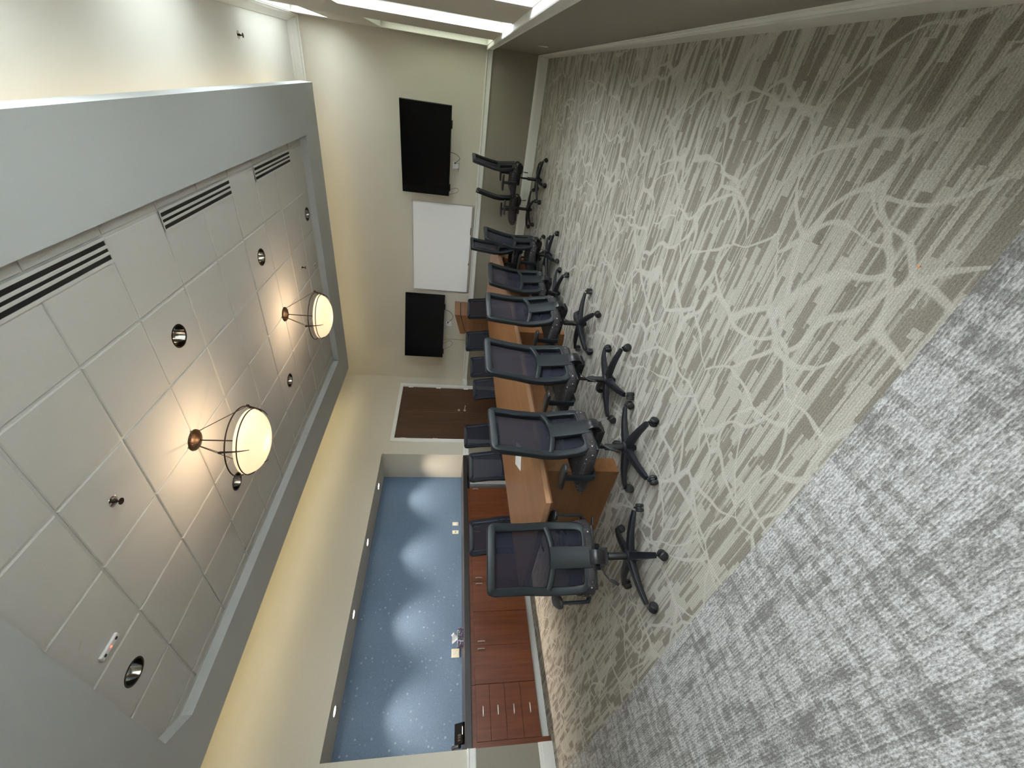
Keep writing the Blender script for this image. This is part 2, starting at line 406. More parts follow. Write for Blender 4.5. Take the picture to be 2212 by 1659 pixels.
# ------------------------------------------------------------------ the room shell
TW = 0.14
NY0, NY1, NZ0, NZ1, NX = 1.287, 5.932, 1.0, 2.645, -7.005      # kitchenette niche
DY0, DY1, DZ = 6.335, 8.205, 2.50                              # rough door opening
struct(MB().box(NX-0.2, XR+0.5, YN-0.2, YF+0.2, -0.12, 0).build('floor', M['carpet']), 'grey patterned carpet with pale vines')
b = MB()
b.box(XL-TW, XL, YN, NY0, 0, ZC); b.box(XL-TW, XL, NY0, NY1, NZ1, ZC); b.box(XL-TW, XL, NY1, DY0, 0, ZC)
b.box(XL-TW, XL, DY0, DY1, DZ, ZC); b.box(XL-TW, XL, DY1, YF, 0, ZC)
b.box(NX-0.1, XL-TW, NY1, NY1+0.1, 0, NZ1+0.1); b.box(NX-0.1, XL-TW, NY0-0.1, NY0, 0, NZ1+0.1); b.box(NX-0.1, XL-TW, NY0, NY1, NZ1, NZ1+0.1)
struct(b.build('wall_left', M['wall']), 'beige wall with taupe lower half, niche and double doors')
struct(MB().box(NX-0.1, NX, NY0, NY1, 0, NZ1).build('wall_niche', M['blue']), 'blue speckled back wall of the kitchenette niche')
struct(MB().box(XL-TW, XR+0.3, YF, YF+0.14, 0, ZC).build('wall_far', M['wall']), 'beige far wall with taupe lower half')
struct(MB().box(XL-TW, XR+0.3, YN-0.14, YN, 0, ZC).build('wall_near', M['wall']))
b = MB()
RX = XR+0.24
b.box(XR, RX, YN, YF, 0, LOW[0]); b.box(XR, RX, YN, YF, LOW[1], UPP[0]); b.box(XR, RX, YN, YF, UPP[1], ZC)
edges = sorted(WIN_Y); prev = YN
for (a, c) in edges:
    for z0, z1 in (LOW, UPP): b.box(XR, RX, prev, a, z0, z1)
    prev = c
for z0, z1 in (LOW, UPP): b.box(XR, RX, prev, YF, z0, z1)
struct(b.build('wall_right', M['wall']), 'window wall with taupe lower half')
struct(MB().box(XL-TW, XR+0.3, YN-0.14, YF+0.14, ZC, ZC+0.12).build('ceiling', M['ceil']), 'white upper ceiling')

# windows: jamb lining, frame and pane in each opening
GX = XR+0.085
for i, (a, c) in enumerate(WIN_Y):
    w = struct(link('window_%d' % (i+1), None, None, (GX, (a+c)/2, LOW[0])), 'tall white framed window with upper light')
    for z0, z1 in (LOW, UPP):
        hh = (c-a)/2; Z0, Z1 = z0-LOW[0], z1-LOW[0]
        m = MB(); t = 0.006
        m.box(-0.084, 0.14, -hh, -hh+t, Z0, Z1).box(-0.084, 0.14, hh-t, hh, Z0, Z1).box(-0.084, 0.14, -hh, hh, Z1-t, Z1).box(-0.084, 0.14, -hh, hh, Z0, Z0+t)
        m.build('jamb', M['trim'], w)
        fr = MB(); e = 0.045
        fr.box(0, 0.045, -hh+t, -hh+e, Z0+t, Z1-t).box(0, 0.045, hh-e, hh-t, Z0+t, Z1-t).box(0, 0.045, -hh+e, hh-e, Z0+t, Z0+e).box(0, 0.045, -hh+e, hh-e, Z1-e, Z1-t)
        f = fr.build('window_frame', M['trim'], w)
        MB().box(0.018, 0.024, -hh+e, hh-e, Z0+e, Z1-e).build('pane', M['dimming_glass' if i < 1 and z0 == LOW[0] else 'glass'], f)  # far lower pane gets an added dark tint to cut daylight on the far wall

# chair rails, baseboards, crown
def rail_profile(h0, h1, t):     # (out, z)
    d = h1-h0
    return [(0, h0), (t*0.55, h0), (t*0.75, h0+d*0.12), (t*0.6, h0+d*0.22), (t*0.62, h0+d*0.70), (t, h0+d*0.82), (t, h1-0.006), (t*0.9, h1), (0, h1)]
def base_profile(h, t):
    return [(0, 0), (t, 0), (t, h*0.72), (t*0.8, h*0.80), (t*0.8, h*0.86), (t*0.45, h*0.94), (t*0.35, h), (0, h)]
def crown_profile(z0, z1, t):
    d = z1-z0
    return [(0, z0), (0.012, z0), (0.016, z0+d*0.14), (0.034, z0+d*0.22), (0.05, z0+d*0.42), (t*0.8, z0+d*0.74), (t*0.92, z0+d*0.84), (t, z0+d*0.9), (t, z1), (0, z1)]
def run(name, prof, side, spans, mat=None, lab=None):
    m = MB()
    for a, c in spans:
        if side == 'left': m.prism([(XL+p, q) for p, q in prof], 1, a, c)
        elif side == 'right': m.prism([(XR-p, q) for p, q in prof], 1, a, c)
        elif side == 'far': m.prism([(YF-p, q) for p, q in prof], 0, a, c)
    return struct(m.build(name, mat or M['trim']), lab)
RP = rail_profile(0.918, 1.022, 0.034); BP = base_profile(0.175, 0.020); CP = crown_profile(ZC-0.15, ZC, 0.10)
run('trim_1', RP, 'left', [(YN, NY0), (NY1, DY0-0.07), (DY1+0.07, YF)], lab='white chair rail on the left wall')
run('trim_2', RP, 'far', [(XL, XR)], lab='white chair rail on the far wall')
run('trim_3', rail_profile(0.915, 1.03, 0.05), 'right', [(YN, YF)], lab='white window stool along the window wall')
run('baseboard_left', BP, 'left', [(YN, NY0), (NY1, DY0-0.07), (DY1+0.07, YF)])
run('baseboard_far', BP, 'far', [(XL, XR)])
run('baseboard_right', BP, 'right', [(YN, YF)])
run('trim_4', CP, 'far', [(XL, XR)], lab='white crown moulding on the far wall')
run('trim_5', CP, 'right', [(YN, YF)], lab='white crown moulding above the windows')
run('trim_6', CP, 'left', [(YN, YF)], lab='white crown moulding on the left wall')

# double door
d = struct(link('door_1', None, None, (XL, (DY0+DY1)/2, 0)), 'dark walnut double door in a white frame')
ym = (DY0+DY1)/2; hw = (DY1-DY0)/2
cs = MB(); cs.box(-0.10, 0.022, -hw-0.055, -hw+0.035, 0, DZ+0.035).box(-0.10, 0.022, hw-0.035, hw+0.055, 0, DZ+0.035).box(-0.10, 0.022, -hw+0.035, hw-0.035, DZ-0.035, DZ+0.035)
cs.build('door_casing', M['trim'], d)
for s in (-1, 1):
    y0, y1 = sorted((s*0.002, s*(hw-0.038)))
    leaf = MB().box(-0.055, -0.012, y0, y1, 0.008, DZ-0.038, 0.002, 1).build('door_leaf', M['door'], d)
    for hz in (0.28, 0.95, 1.62, 2.28):
        MB().box(-0.012, 0.004, s*(hw-0.050)-0.014, s*(hw-0.050)+0.014, hz-0.055, hz+0.055, 0.003, 1).build('hinge', M['chrome'], leaf)
lv = MB(); lv.cyl((-0.012, 0.075, 0.985), 0.028, 0.012, 20, 0).cyl((-0.004, 0.075, 0.985), 0.010, 0.045, 12, 0)
lv.tube(bez([(0.038, 0.075, 0.985), (0.042, 0.10, 0.984), (0.036, 0.17, 0.975), (0.034, 0.20, 0.974)], 5), 0.009, 8)
lv.build('door_handle', M['chrome'], d, smooth=True)
MB().cyl((-0.012, 0.075, 1.12), 0.026, 0.014, 20, 0).build('deadbolt', M['chrome'], d, smooth=True)

# ------------------------------------------------------------------ hung ceiling cloud with acoustic tiles
ZS, ZT = H+2.130, H+2.2296
ox0, ox1, oy0, oy1 = -5.56, -0.43, 0.54, 7.775
ix0, ix1, iy0, iy1 = -4.945, -1.04, 1.173, 7.14
CT = ZS+0.165
b = MB()
b.box(ox0, ix0, oy0, oy1, ZS, CT); b.box(ix1, ox1, oy0, oy1, ZS, CT); b.box(ix0, ix1, oy0, iy0, ZS, CT); b.box(ix0, ix1, iy1, oy1, ZS, CT)
b.prism([(ix0, iy0), (ix0+0.26, iy0), (ix0, iy0+0.26)], 2, ZS, CT)
b.box(ix0, ix1, iy0, iy1, ZT+0.24, ZT+0.26); b.box(ix0-0.01, ix0, iy0, iy1, CT-0.01, ZT+0.26); b.box(ix1, ix1+0.01, iy0, iy1, CT-0.01, ZT+0.26); b.box(ix0, ix1, iy0-0.01, iy0, CT-0.01, ZT+0.26); b.box(ix0, ix1, iy1, iy1+0.01, CT-0.01, ZT+0.26)  # unseen lid added over the tray so cove light does not leak in
cloud = struct(b.build('ceiling_cloud', M['cloud']), 'hung grey soffit frame around a tiled tray')
MB().prism([(ix0+0.258, iy0), (ix0, iy0+0.258), (ix0, iy0+0.262), (ix0+0.262, iy0)], 2, ZS, ZS+0.001).build('corner_joint', M['cloud'], cloud)
T = 0.6096
gx = [ix0]+[-1.1625-T*k for k in range(6, -1, -1)]+[ix1]
gy = [iy0]+[1.731+T*k for k in range(9)]+[iy1]
g = MB(); e = 0.0115
for x in gx[1:-1]: g.box(x-e, x+e, iy0, iy1, ZT+0.011, ZT+0.035)
for y in gy[1:-1]: g.box(ix0, ix1, y-e, y+e, ZT+0.0112, ZT+0.035)
g.box(ix0, ix0+0.022, iy0, iy1, ZT-0.004, ZT-0.001).box(ix1-0.022, ix1, iy0, iy1, ZT-0.004, ZT-0.001)
g.box(ix0, ix1, iy0, iy0+0.022, ZT-0.0042, ZT-0.0012).box(ix0, ix1, iy1-0.022, iy1, ZT-0.0042, ZT-0.0012)
g.build('ceiling_grid', M['grid'], cloud)
tiles = {}
CAN = [(-2.09, 6.955, 'chrome recessed can light nearest the far wall, right row'), (-2.085, 5.095, 'chrome recessed can light just right of the far pendant'),
       (-2.09, 3.27, 'chrome recessed can light between the slot diffuser and the near pendant'), (-3.90, 5.08, 'small chrome recessed can light left of the far pendant'),
       (-3.94, 3.26, 'chrome recessed can light partly behind the near glass bowl'), (-3.94, 1.44, 'large chrome recessed can light near the red indicator sensor'),
       (-3.93, 6.95, 'recessed can light hidden behind the far glass bowl')]
def holed_tile(a, c, hx, hy, r):
    n = 32; V = []; F = []
    def edge(t):       # point on the tile outline in direction t from the hole
        dx, dy = math.cos(t), math.sin(t)
        k = min([((a if dx > 0 else -a)-hx)/dx if abs(dx) > 1e-6 else 9, ((c if dy > 0 else -c)-hy)/dy if abs(dy) > 1e-6 else 9])
        return hx+dx*k, hy+dy*k
    ang = sorted([2*PI*i/n for i in range(n)]+[math.atan2(sy*c-hy, sx*a-hx) % (2*PI) for sx in (-1, 1) for sy in (-1, 1)])
    for t in ang:
        ex, ey = edge(t); px_, py_ = hx+r*math.cos(t), hy+r*math.sin(t)
        V += [(px_, py_, 0), (ex*(1-0.006/a), ey*(1-0.006/c), 0), (ex, ey, 0.006), (ex, ey, 0.018), (px_, py_, 0.018)]
    m_ = len(ang)
    for i in range(m_):
        j = (i+1) % m_
        for k in range(5): F.append((i*5+k, j*5+k, j*5+(k+1) % 5, i*5+(k+1) % 5))
    return MB().add(V, F)
for i in range(len(gx)-1):
    for j in range(len(gy)-1):
        x0, x1, y0, y1 = gx[i], gx[i+1], gy[j], gy[j+1]
        ww, hh = x1-x0-0.022, y1-y0-0.022
        key = (round(ww, 3), round(hh, 3)); mx_, my_ = (x0+x1)/2, (y0+y1)/2
        hit = [q for q in CAN if abs(q[0]-mx_) < ww/2 and abs(q[1]-my_) < hh/2]
        if hit:
            link('tile', holed_tile(ww/2, hh/2, hit[0][0]-mx_, hit[0][1]-my_, 0.088).mesh('tile', M['tile']), cloud, (mx_, my_, ZT)); continue
        if key not in tiles:
            a, c, q = ww/2, hh/2, 0.006
            mb = MB().add([(-a+q, -c+q, 0), (a-q, -c+q, 0), (a-q, c-q, 0), (-a+q, c-q, 0), (-a, -c, 0.006), (a, -c, 0.006), (a, c, 0.006), (-a, c, 0.006), (-a, -c, 0.018), (a, -c, 0.018), (a, c, 0.018), (-a, c, 0.018)],
                          [(0, 1, 2, 3), (0, 4, 5, 1), (1, 5, 6, 2), (2, 6, 7, 3), (3, 7, 4, 0), (4, 8, 9, 5), (5, 9, 10, 6), (6, 10, 11, 7), (7, 11, 8, 4), (8, 11, 10, 9)])
            tiles[key] = mb.mesh('tile', M['tile'])
        link('tile', tiles[key], cloud, ((x0+x1)/2, (y0+y1)/2, ZT))

# cove tubes on top of the cloud
def cove(name, x0, x1, y0, y1, label, mt='cove'):
    t = thing(name, label, 'light', ((x0+x1)/2, (y0+y1)/2, CT), 0, 'cove tubes on top of the hung ceiling')
    lx, ly = (x1-x0)/2, (y1-y0)/2
    MB().box(-lx, lx, -ly, ly, 0, 0.012).build('mount', M['white'], t)
    MB().box(-lx+0.008, lx-0.008, -ly+0.008, ly-0.008, 0.012, 0.034).build('tube', M[mt], t)
cove('cove_light', ox0+0.03, ox0+0.08, oy0+0.2, oy1-0.1, 'warm cove tube along the left edge of the hung ceiling')
cove('cove_light', ox0+0.2, ox1-0.2, oy1-0.08, oy1-0.03, 'warm cove tube along the far edge of the hung ceiling', 'cove_far')
cove('cove_light', ox1-0.16, ox1-0.11, oy0+0.2, oy1-0.3, 'warm cove tube along the window edge of the hung ceiling', 'cove_win')

# slot diffusers in the tile edge next to the right border
def diffuser(y0, y1, label):
    t = thing('slot_diffuser', label, 'vent', (-1.24, (y0+y1)/2, ZT-0.003), 0, 'slot diffusers in the tiled ceiling'); hl = (y1-y0)/2
    MB().box(-0.078, 0.078, -hl, hl, -0.0005, 0.004).build('slot_back', M['slot'], t)
    fr = MB(); fr.box(-0.082, -0.062, -hl, hl, -0.006, 0.003).box(0.062, 0.082, -hl, hl, -0.006, 0.003).box(-0.062, 0.062, -hl, -hl+0.006, -0.006, 0.003).box(-0.062, 0.062, hl-0.006, hl, -0.006, 0.003)
    fr.build('diffuser_frame', M['grid'], t)
    for xx in (-0.021, 0.021):
        MB().box(xx-0.010, xx+0.010, -hl+0.006, hl-0.006, -0.007, 0.001, 0.002, 1).build('blade', M['grid'], t)
diffuser(1.735, 2.945, 'nearest of the black slot diffusers in the ceiling tiles')
diffuser(3.565, 4.775, 'middle of the three black slot diffusers in the ceiling tiles')
diffuser(5.395, 6.605, 'farthest black slot diffuser beside the far end of the tiled tray')

def can_light(x, y, label):
    t = thing('recessed_can_light', label, 'light', (x, y, ZT), 0, 'unlit recessed can lights')
    MB().lathe([(0.086, 0.002), (0.088, -0.003), (0.099, -0.003), (0.101, 0.0)], 40).build('trim_ring', M['iron'], t, smooth=True)
    MB().lathe([(0.0865, 0.0), (0.084, 0.03), (0.078, 0.07), (0.066, 0.11), (0.050, 0.14)], 48).build('reflector', M['mirror'], t, smooth=True)
    MB().lathe([(0.0005, 0.125), (0.025, 0.128), (0.050, 0.139), (0.050, 0.15), (0.0005, 0.15)], 24).build('lamp_face', M['grey'], t, smooth=True)
for x, y, l in CAN: can_light(x, y, l)

def sprinkler(x, y, z, label):
    t = thing('sprinkler_head', label, 'sprinkler', (x, y, z), 0, 'chrome ceiling sprinklers')
    MB().lathe([(0.0005, -0.003), (0.03, -0.006), (0.040, -0.003), (0.041, 0)], 24).build('escutcheon', M['mirror'], t, smooth=True)
    MB().lathe([(0.0005, 0), (0.012, -0.004), (0.012, -0.022), (0.006, -0.026), (0.006, -0.046), (0.024, -0.048), (0.024, -0.051), (0.0005, -0.051)], 16).build('deflector', M['iron'], t, smooth=True)
sprinkler(-2.68, 2.04, ZT, 'chrome sprinkler head near the camera end of the tiles')
sprinkler(-2.70, 6.335, ZT, 'small sprinkler head between the far pendant and the far wall')
sprinkler(-0.012, 6.61, ZC, 'sprinkler head on the white upper ceiling by the windows')

t = thing('ceiling_sensor', 'white ceiling sensor strip with a red indicator light', 'sensor', (-3.49, 1.44, ZT))
MB().box(-0.022, 0.022, -0.085, 0.085, -0.022, 0, 0.006).build('housing', M['white'], t)
MB().lathe([(0.0005, -0.028), (0.006, -0.026), (0.007, -0.021)], 12).build('indicator', M['led'], t)
MB().lathe([(0.0005, -0.026), (0.010, -0.025), (0.012, -0.021)], 12, (0, -0.055, 0)).build('lens', M['black'], t)
MB().lathe([(0.0005, -0.026), (0.010, -0.025), (0.012, -0.021)], 12, (0, 0.055, 0)).build('lens', M['black'], t)
t = thing('ceiling_label', 'tiny white tag plate on the farthest ceiling tile row', 'sign', (-2.905, 6.93, ZT))
MB().box(-0.03, 0.03, -0.055, 0.055, -0.004, 0).build('plate', M['white'], t)
MB().box(-0.018, 0.018, -0.035, -0.015, -0.0045, -0.004).box(-0.018, 0.018, 0.005, 0.03, -0.0045, -0.004).build('print', M['black'], t)

# ------------------------------------------------------------------ pendants
def pendant(x, y, label, rot):
    t = thing('bowl_pendant', label, 'lamp', (x, y, ZT), rot, 'pair of glass bowl pendants')
    MB().lathe([(0.0005, -0.050), (0.022, -0.048), (0.034, -0.040), (0.060, -0.030), (0.085, -0.022), (0.098, -0.010), (0.100, 0.0)], 40).build('canopy', M['bronze'], t, smooth=True)
    zr = -0.450                       # rim height below the tiles
    MB().tube([(0, 0, -0.045), (0, 0, zr-0.02)], 0.006, 10).build('centre_stem', M['iron'], t, smooth=True)
    prof = [(0.292, zr), (0.300, zr-0.006), (0.301, zr-0.016), (0.292, zr-0.030)]
    n = 16
    for i in range(1, n+1):
        a = i/n*PI/2; prof.append((0.290*math.cos(a)**1.18+0.0005, zr-0.030-0.138*math.sin(a)))
    inner = [(max(0.0005, r-0.006), z+0.006) for r, z in prof[3:]][::-1]
    MB().lathe(prof+inner+[(0.286, zr)], 56).build('glass_bowl', M['bowl'], t, smooth=True)
    for rr, zz, th in ((0.320, zr+0.048, 0.006), (0.304, zr-0.036, 0.005)):
        MB().tube([(rr*math.cos(2*PI*i/56), rr*math.sin(2*PI*i/56), zz) for i in range(56)], th, 8, True).build('ring', M['iron'], t, smooth=True)
    for k in range(3):
        a = 2*PI*k/3; ca, sa = math.cos(a), math.sin(a)
        P = lambda r, z: (r*ca, r*sa, z)
        path = bez([P(0.340, zr+0.072), P(0.330, zr+0.045), P(0.314, zr-0.020), P(0.292, zr-0.075), P(0.256, zr-0.118)], 6)
        sc = [1.0-0.75*i/(len(path)-1) for i in range(len(path))]
        arm = MB().tube(path, 0.011, 8, False, sc).build('arm', M['iron'], t, smooth=True)
        MB().tube([P(0.085, -0.015), P(0.340, zr+0.072)], 0.0035, 6).build('suspension_rod', M['iron'], arm)
        MB().lathe([(0.0005, 0.015), (0.009, 0.012), (0.012, 0), (0.009, -0.012), (0.0005, -0.015)], 12, P(0.343, zr+0.072)).build('finial', M['iron'], arm, smooth=True)
    L = bpy.data.lights.new('pendant_bulb', 'POINT'); L.energy = 9.5; L.color = (1.0, 0.76, 0.50); L.shadow_soft_size = 0.04
    lo = bpy.data.objects.new('pendant_bulb', L); COL.objects.link(lo); lo.parent = t; lo.location = (0, 0, zr-0.108)
pendant(-2.99, 2.945, 'near alabaster bowl pendant with bronze rings and canopy', math.radians(-62))
pendant(-2.995, 5.387, 'far alabaster bowl pendant hanging towards the far wall', math.radians(35))

# ------------------------------------------------------------------ kitchenette
CF = -6.33                                  # cabinet face
ct = thing('countertop', 'long dark brown counter running the length of the niche', 'counter', (-6.65, (NY0+NY1)/2, 0.955))
MB().box(-0.353, 0.335, -(NY1-NY0)/2+0.001, (NY1-NY0)/2-0.001, 0.0, 0.08, 0.006, 2).build('slab', M['counter'], ct)
tk = tag(MB().box(-6.47, -6.45, 1.346, 5.13, 0, 0.112).build('toe_kick', M['trim']), 'white toe kick board under the mahogany cabinets', 'toe kick')
def handle(parent, p, horiz):
    x, y, z = p; l = 0.048
    a = [(x+0.001, y-l, z), (x+0.024, y-l, z), (x+0.028, y-l*0.9, z), (x+0.028, y+l*0.9, z), (x+0.024, y+l, z), (x+0.001, y+l, z)] if horiz else \
        [(x+0.001, y, z-l), (x+0.024, y, z-l), (x+0.028, y, z-l*0.9), (x+0.028, y, z+l*0.9), (x+0.024, y, z+l), (x+0.001, y, z+l)]
    MB().tube(a, 0.0065, 8).build('handle', M['chrome'], parent, smooth=True)
ZB, ZTp = 0.112, 0.915
def cabinet(y0, y1, label, doors=(), drawers=()):
    t = thing('base_cabinet', label, 'cabinet', (CF, (y0+y1)/2, ZB)); hh = (y1-y0)/2
    MB().box(-0.64, -0.022, -hh+0.0005, hh-0.0005, 0, 0.842).build('body', M['cab'], t)
    n = len(doors)
    for k, side in enumerate(doors):
        a, c = -hh+2*hh*k/n+0.0015, -hh+2*hh*(k+1)/n-0.0015
        dr = MB().box(-0.021, 0, a, c, 0.002, ZTp-ZB-0.012, 0.0015, 1).build('door', M['cab'], t)
        handle(dr, (0, c-0.045 if side > 0 else a+0.045, 0.694), False)
    for z0, z1 in drawers:
        dr = MB().box(-0.021, 0, -hh+0.0015, hh-0.0015, z0-ZB+0.0015, z1-ZB-0.0015, 0.0015, 1).build('drawer', M['cab'], t)
        handle(dr, (0, -hh*0.0, (z0+z1)/2-ZB), True)
cabinet(1.345, 1.925, 'mahogany cabinet with four stacked drawers beside the phone', drawers=[(0.114, 0.326), (0.326, 0.53), (0.53, 0.727), (0.727, 0.903)])
cabinet(1.927, 2.83, 'two-door mahogany cabinet under the tissue box', (1, -1))
cabinet(2.832, 3.74, 'two-door mahogany cabinet in the middle of the counter run', (1, -1))
cabinet(3.742, 4.65, 'two-door mahogany cabinet behind the nearest left-side chair', (1, -1))
cabinet(4.652, 5.11, 'narrow one-door mahogany cabinet beside the dark gap', (1,))
tag(MB().box(-6.95, CF, NY0+0.002, 1.343, 0.0, 0.954).build('filler_panel', M['cab']), 'thin mahogany filler panel at the near end of the cabinets', 'panel')
t = thing('undercounter_fridge', 'pale grey undercounter fridge beside the dark gap', 'fridge', (-6.36, 5.53, 0))
MB().box(-0.55, -0.03, -0.32, 0.32, 0.03, 0.90).build('body', M['grey'], t)
dr = MB().box(-0.028, 0.02, -0.32, 0.32, 0.10, 0.90, 0.008).build('door', M['grey'], t)
MB().box(0.020, 0.030, -0.30, -0.285, 0.45, 0.80, 0.003).build('handle', M['chrome'], dr)
for sx in (-0.5, -0.08):
    for sy in (-0.28, 0.28): MB().cyl((sx, sy, 0), 0.018, 0.031, 12).build('foot', M['black'], t)
def plate(x, y, z, w, label, kind, group=None, name='wall_outlet'):
    t = thing(name, label, 'outlet', (x, y, z), 0, group)
    MB().box(0, 0.007, -w/2, w/2, -0.058, 0.058, 0.003, 1).build('cover_plate', M['ivory'], t)
    if kind == 'jack': MB().box(0.007, 0.010, -0.010, 0.010, -0.010, 0.010).build('jack', M['black'], t)
    else:
        for k in (range(-1, 2) if w > 0.1 else (0,)):
            if kind == 'switch': MB().box(0.007, 0.012, k*0.045-0.006, k*0.045+0.006, -0.014, 0.014, 0.002, 1).build('switch', M['white'], t)
        if kind == 'socket':
            for s in (-1, 1): MB().box(0.007, 0.009, -0.017, 0.017, s*0.024-0.014, s*0.024+0.014, 0.004, 1).build('socket', M['white'], t)
plate(NX, 4.78, 1.145, 0.075, 'ivory outlet plate on the blue wall, farther of two side by side', 'socket')
plate(NX, 4.60, 1.145, 0.075, 'ivory jack plate on the blue wall, nearer of two side by side', 'jack')
plate(NX, 2.55, 1.13, 0.12, 'wide ivory double outlet plate behind the tissue box', 'socket')
t = thing('tissue_box', 'purple floral tissue box with a white tissue on the counter', 'tissue box', (-6.66, 2.62, 1.035), math.radians(4))
MB().box(-0.06, 0.06, -0.115, 0.115, 0, 0.085, 0.003, 1).build('carton', M['tissue'], t)
ts = MB(); nn = 9
vv = []
for i in range(nn):
    for j in range(6):
        u = (i/(nn-1)-0.5); w_ = j/5
        vv.append((0.030*math.sin(u*7+w_*2)*(0.3+w_), u*(0.05+0.11*w_)+0.02*w_, 0.083+0.085*w_*(1-0.9*u*u)+0.01*math.sin(9*u)))
ff = [(i*6+j, (i+1)*6+j, (i+1)*6+j+1, i*6+j+1) for i in range(nn-1) for j in range(5)]
tso = ts.add(vv, ff).build('tissue', M['paper'], t, smooth=True)
tso.modifiers.new('thick', 'SOLIDIFY').thickness = 0.0012

t = thing('desk_phone', 'black desk phone at the near end of the counter', 'phone', (-6.58, 1.50, 1.035), math.radians(-8))
MB().prism([(-0.11, 0), (0.10, 0), (0.10, 0.025), (-0.06, 0.115), (-0.11, 0.115)], 1, -0.10, 0.10).build('phone_body', M['matte'], t)
hs = MB().tube(bez([(0.085, -0.125, 0.060), (0.05, -0.13, 0.085), (0.0, -0.13, 0.112), (-0.06, -0.13, 0.135), (-0.085, -0.125, 0.130)], 6), 0.021, 10,
               scale=[1.15]*3+[0.75]*19+[1.15]*3)
hs.build('handset', M['black'], t, smooth=True)
k = MB().box(-0.045, 0.045, 0.0, 0.08, 0.0, 0.004); 
kp = k.build('display', M['matte'], t, (-0.015, -0.01, 0.085)); kp.rotation_euler = (0, math.radians(29), 0)
kk = MB()
for a in range(4):
    for c in range(3): kk.box(0.01+a*0.017, 0.022+a*0.017, -0.07+c*0.024, -0.052+c*0.024, 0, 0.005)
kp = kk.build('keypad', M['iron'], t, (0.0, -0.005, 0.0805)); kp.rotation_euler = (0, math.radians(29), 0)
MB().box(0.085, 0.101, -0.02, 0.06, 0.024, 0.030, 0.002, 1).build('trim_strip', M['chrome'], t)

DL = [(-6.62, 5.37), (-6.61, 4.17), (-6.61, 3.0), (-6.59, 1.83)]
DLN = ['lit downlight in the niche soffit nearest the double door', 'second lit niche downlight from the double door', 'third lit niche downlight from the double door', 'lit niche downlight nearest the camera, above the phone']
for (x, y), l in zip(DL, DLN):
    t = thing('niche_downlight', l, 'light', (x, y, NZ1), 0, 'downlights over the niche counter')
    MB().lathe([(0.050, -0.001), (0.066, -0.005), (0.072, -0.003), (0.072, 0.0)], 32).build('trim_ring', M['white'], t, smooth=True)
    MB().lathe([(0.0005, -0.002), (0.054, -0.002)], 32).build('lens', M['lamp'], t)
    L = bpy.data.lights.new('downlight_beam', 'SPOT'); L.energy = 120; L.color = (1.0, 0.87, 0.72); L.spot_size = math.radians(80); L.spot_blend = 0.75; L.shadow_soft_size = 0.035
    lo = bpy.data.objects.new('downlight_beam', L); COL.objects.link(lo); lo.parent = t; lo.location = (0, 0, -0.012)

# ------------------------------------------------------------------ far wall: televisions, whiteboard, outlets
def television(xr, yr, xl, yl, z0, z1, label):
    c = Vector(((xr+xl)/2, (yr+yl)/2, (z0+z1)/2)); ang = math.atan2(yr-yl, xr-xl)
    t = thing('television', label, 'television', c, ang); w = math.hypot(xr-xl, yr-yl)/2; hz = (z1-z0)/2
    MB().box(-w, w, 0.0, 0.035, -hz, hz, 0.004, 1).build('tv_case', M['bezel'], t)
    MB().box(-w+0.010, w-0.010, -0.0015, 0.001, -hz+0.016, hz-0.010).build('screen', M['screen'], t)
    MB().box(-w*0.72, w*0.72, 0.035, 0.075, -hz*0.95, hz*0.25, 0.012, 2).build('rear_housing', M['bezel'], t)
    MB().box(-0.62, -0.50, 0.004, 0.03, -hz-0.018, -hz, 0.003, 1).build('foot_socket', M['bezel'], t)
    MB().box(0.38, 0.50, 0.004, 0.03, -hz-0.018, -hz, 0.003, 1).build('foot_socket', M['bezel'], t)
    # swing arm back to the wall
    inv = Matrix.Rotation(-ang, 3, 'Z')
    wp = inv @ Vector((0.0, YF-0.012-c.y, 0)); ep = inv @ Vector((0.30, (YF-0.012-c.y)*0.55, 0))
    m = MB(); m.box(-0.22, 0.22, 0.075, 0.09, -0.2, 0.2)
    m.sweep([(0, 0.09, 0.0), ep, wp], rrect(0.02, 0.035, 0.005), up=(0, 0, 1))
    m.build('wall_arm', M['black'], t)
    pl = MB().box(-0.14, 0.14, 0, 0.012, -0.20, 0.20).build('wall_plate', M['black'], t, inv @ Vector((0.0, YF-0.0121-c.y, 0))); pl.rotation_euler = (0, 0, -ang)
television(-0.479, 8.0, -1.883, 8.185, 1.535, 2.362, 'black wall television nearest the windows, right of the whiteboard')
television(-3.96, 8.43, -5.28, 7.96, 1.545, 2.385, 'black wall television swung out between the whiteboard and the door')

